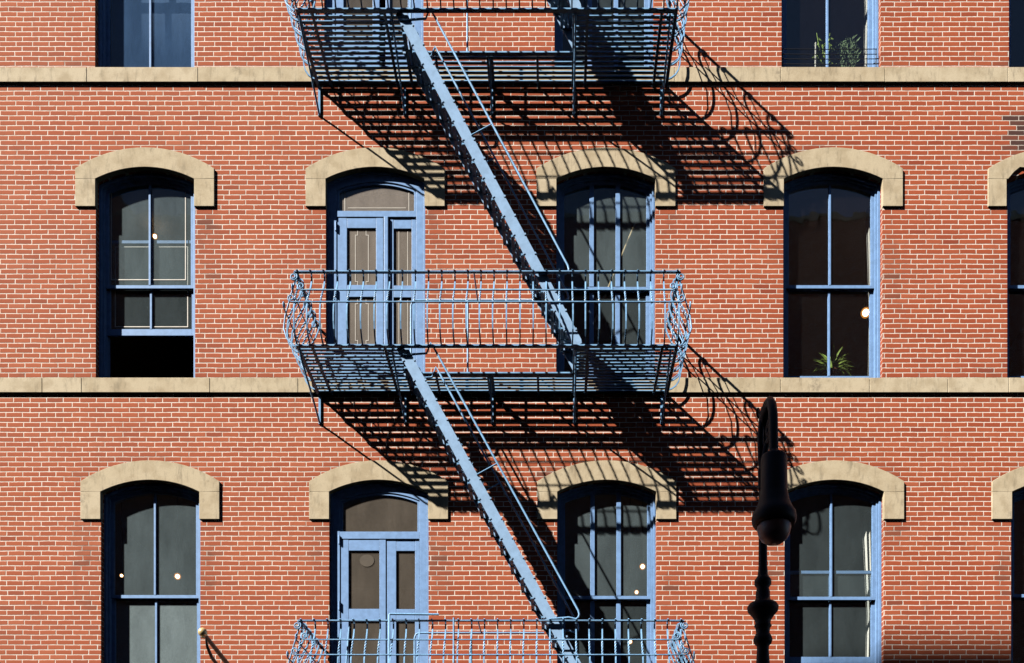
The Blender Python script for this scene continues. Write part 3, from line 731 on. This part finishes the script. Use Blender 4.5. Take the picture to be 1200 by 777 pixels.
# wire guard across the foot of that window
gd = thing('window_guard', 'low guard of thin dark wires across the foot of the plant window', 'window guard', (X(974), .0, F['high']['sill']))
for py in (57.5, 63.5, 69, 75):
    zg = U(974, py, -.03)[1] - F['high']['sill']
    m = MB(); m.tube([(-HW + .006, .03, zg), (0, .03, zg - .004), (HW - .04, .03, zg)], .0045, 6); m.build('wire', WIRE, gd)
for xx in (-HW + .018, HW - .05):
    m = MB(); m.tube([(xx, .0345, .0), (xx, .0345, .30)], .005, 6); m.build('wire_post', WIRE, gd)
# curtains
def curtain(pxa, pxb, z0, z1, y, label):
    xa, xb = U(pxa, 300, -y)[0], U(pxb, 300, -y)[0]; m = MB(); n = 24; vs = []
    for z, sq in ((z0, .8), ((z0 + z1) / 2, .62), (z1, 1.0)):
        for dy in (0, .006):
            for i in range(n + 1):
                f_ = i / n; vs.append((xb - (xb - xa) * sq * (1 - f_), y + dy + .035 * math.sin(f_ * 20) * (.6 + .4 * sq), z))
    k = n + 1; fs = []
    for r_ in (0, 1):
        a = r_ * 2 * k
        for i in range(n): fs += [(a+i, a+i+1, a+2*k+i+1, a+2*k+i), (a+k+i+1, a+k+i, a+3*k+i, a+3*k+i+1)]
    m.add(vs, fs, True); o = m.build('curtain', CLOTH, None); return tag(o, label, 'curtain', 'white curtains at the right jambs')
curtain(1007, 1024, F['high']['sill'] - .2, F['high']['sill'] + 2.6, .36, 'white curtain drawn to the right jamb of the window with the wire guard')
curtain(1015, 1025, F['mid']['sill'] - .2, F['mid']['sill'] + 2.5, .36, 'narrow white curtain beside the glowing globe')
curtain(1010, 1025, F['low']['sill'] - .2, F['low']['sill'] + 2.5, .36, 'white curtain at the window behind the street lamp')
# pole leaning behind the three-light window
a_ = U(752.5, 243, -.30); b_ = U(712, 340, -.45); c_ = Vector((b_[0], .45, b_[1])); e_ = Vector((a_[0], .30, a_[1])); g_ = c_ + (c_ - e_) * .9
m = MB(); m.tube([(0, 0, 0), tuple(e_ - g_)], .016, 8); o = m.build('pole', STICK, None, loc=tuple(g_)); tag(o, 'pale wooden pole leaning behind the panes of the two-mullion window', 'pole')
# lamps in the rooms
def room_lamp(px, py, y, rpx, label, mat, group='lit lamps inside the rooms'):
    x, z = U(px, py, -y); r = rpx / S * (D + y) / D
    root = thing('pendant_lamp', label, 'lamp', (x, y, z), group)
    m = MB(); m.lathe([(r * math.sin(a * math.pi / 10) + .0005, -r * math.cos(a * math.pi / 10)) for a in range(11)], 16)
    rs = r; r = r * .72; b = MB(); b.lathe([(r * math.sin(a * math.pi / 10) + .0005, -r * math.cos(a * math.pi / 10)) for a in range(11)], 16); b.build('bulb', mat, root)
    r = rs * 1.12; m = MB(); m.lathe([(r * math.sin(a * math.pi / 10) + .0005, -r * math.cos(a * math.pi / 10)) for a in range(11)], 16); m.build('lamp_shade', AMBER, root)
    # cord to the ceiling of that storey
    zc = next(s for s in (zl - .8, zm - .8, zh - .8, zt - .8) if s > z)
    m = MB(); m.tube([(0, 0, r * .9), (0, 0, zc - z)], .006, 6); m.build('cord', WIRE, root)
room_lamp(181.5, 277, 1.6, 2.6, 'small warm bulb lit behind the half-open window', BULB)
room_lamp(1014.5, 366.5, 1.5, 5.0, 'bright warm globe glowing above the spider plant', BULB)
room_lamp(142.5, 674.5, 1.2, 2.0, 'small orange bulb at the left edge of the filmed window', BULB)
room_lamp(208, 675.5, 1.4, 3.4, 'pale round bulb in the right pane of the filmed window', BULBW)
room_lamp(753, 664, 1.6, 3.2, 'topmost warm bulb behind the window beside the lower stair', BULBW)
room_lamp(746, 694, 1.9, 2.4, 'warm bulb just above the meeting rail beside the lower stair', BULBW)
room_lamp(738.5, 752, 1.5, 2.6, 'warm bulb seen through the lowest railing', BULBW)

# ------------------------------------------------------------------ street and the far side
grey = paint('pavement_concrete', (.26,.25,.235), .9, .1, 3)
asph = paint('asphalt', (.05,.05,.052), .9, .2, 6)
m = MB(); m.box(-120, 120, -60, 60, -1, -.15); struct(m.build('ground', asph))
m = MB(); m.box(-60, 60, -4.1, -.001, -.15, 0); struct(m.build('pavement', grey))
m = MB(); m.box(-60, 60, -16.99, -13.6, -.15, 0); struct(m.build('pavement', grey))
o1 = thing('brick_building', 'tall plain brick building across the street', 'building', (-19.5, -17, 0))
m = MB(); m.box(-3.3, 3.2, -14, 0, 0, 30.3); m.build('wall', BRICK2, o1); m = MB(); m.box(-3.35, 3.25, -14.1, .0, 30.3, 30.45); m.build('roof', STONE, o1)
o2 = thing('brick_building', 'lower long brick building across the street', 'building', (2, -17, 0))
m = MB(); m.box(-18.2, 28, -14, 0, 0, 24.35); m.build('wall', BRICK2, o2); m = MB(); m.box(-18.19, 28.05, -14.1, .05, 24.35, 24.5); m.build('roof', STONE, o2)
o3 = thing('brick_building', 'lower wide brick building beside the tall plain one across the street', 'building', (-22.9, -17, 0))
m = MB(); m.box(-37, -.01, -14, 0, 0, 24.35); m.build('wall', BRICK2, o3); m = MB(); m.box(-37.05, -.02, -14.1, .05, 24.35, 24.5); m.build('roof', STONE, o3)

# ------------------------------------------------------------------ light
SUN = Vector((141/90, 1.0, -132/90)).normalized()
el = math.asin(-SUN.z); az = math.atan2(-SUN.x, -SUN.y)     # direction to the sun, from +y clockwise
w = bpy.data.worlds.new('World'); scene.world = w; w.use_nodes = True
nt = w.node_tree; bg = nt.nodes['Background']
sky = nt.nodes.new('ShaderNodeTexSky'); sky.sky_type = 'NISHITA'; sky.sun_disc = False; sky.sun_elevation = el; sky.sun_rotation = az
sky.air_density = .50; sky.dust_density = 0.0; sky.ozone_density = 1.5
nt.links.new(sky.outputs[0], bg.inputs[0]); bg.inputs[1].default_value = .05
sl = bpy.data.lights.new('sun', 'SUN'); sl.energy = 5.0; sl.angle = R(.5); sl.color = (1, .93, .82)
so = bpy.data.objects.new('sun', sl); COL.objects.link(so); so.rotation_euler = SUN.to_track_quat('-Z', 'Y').to_euler(); so.location = (-15, -12, 30)

cam = bpy.data.cameras.new('camera'); co = bpy.data.objects.new('camera', cam); COL.objects.link(co)
co.location = (X(XC), -D, EYE); co.rotation_euler = (R(90), 0, 0)
cam.sensor_width = 36; cam.lens = 36 * D * S / 1200; cam.clip_end = 500
cam.shift_x = -(XC - 600) / 1200; cam.shift_y = (YC - 388.5) / 1200
scene.camera = co
scene.cycles.diffuse_bounces = 0; scene.cycles.max_bounces = 12; scene.cycles.transparent_max_bounces = 24
scene.view_settings.view_transform = 'Standard'; scene.view_settings.look = 'None'
scene.view_settings.exposure = 0.92; scene.view_settings.gamma = 1.0
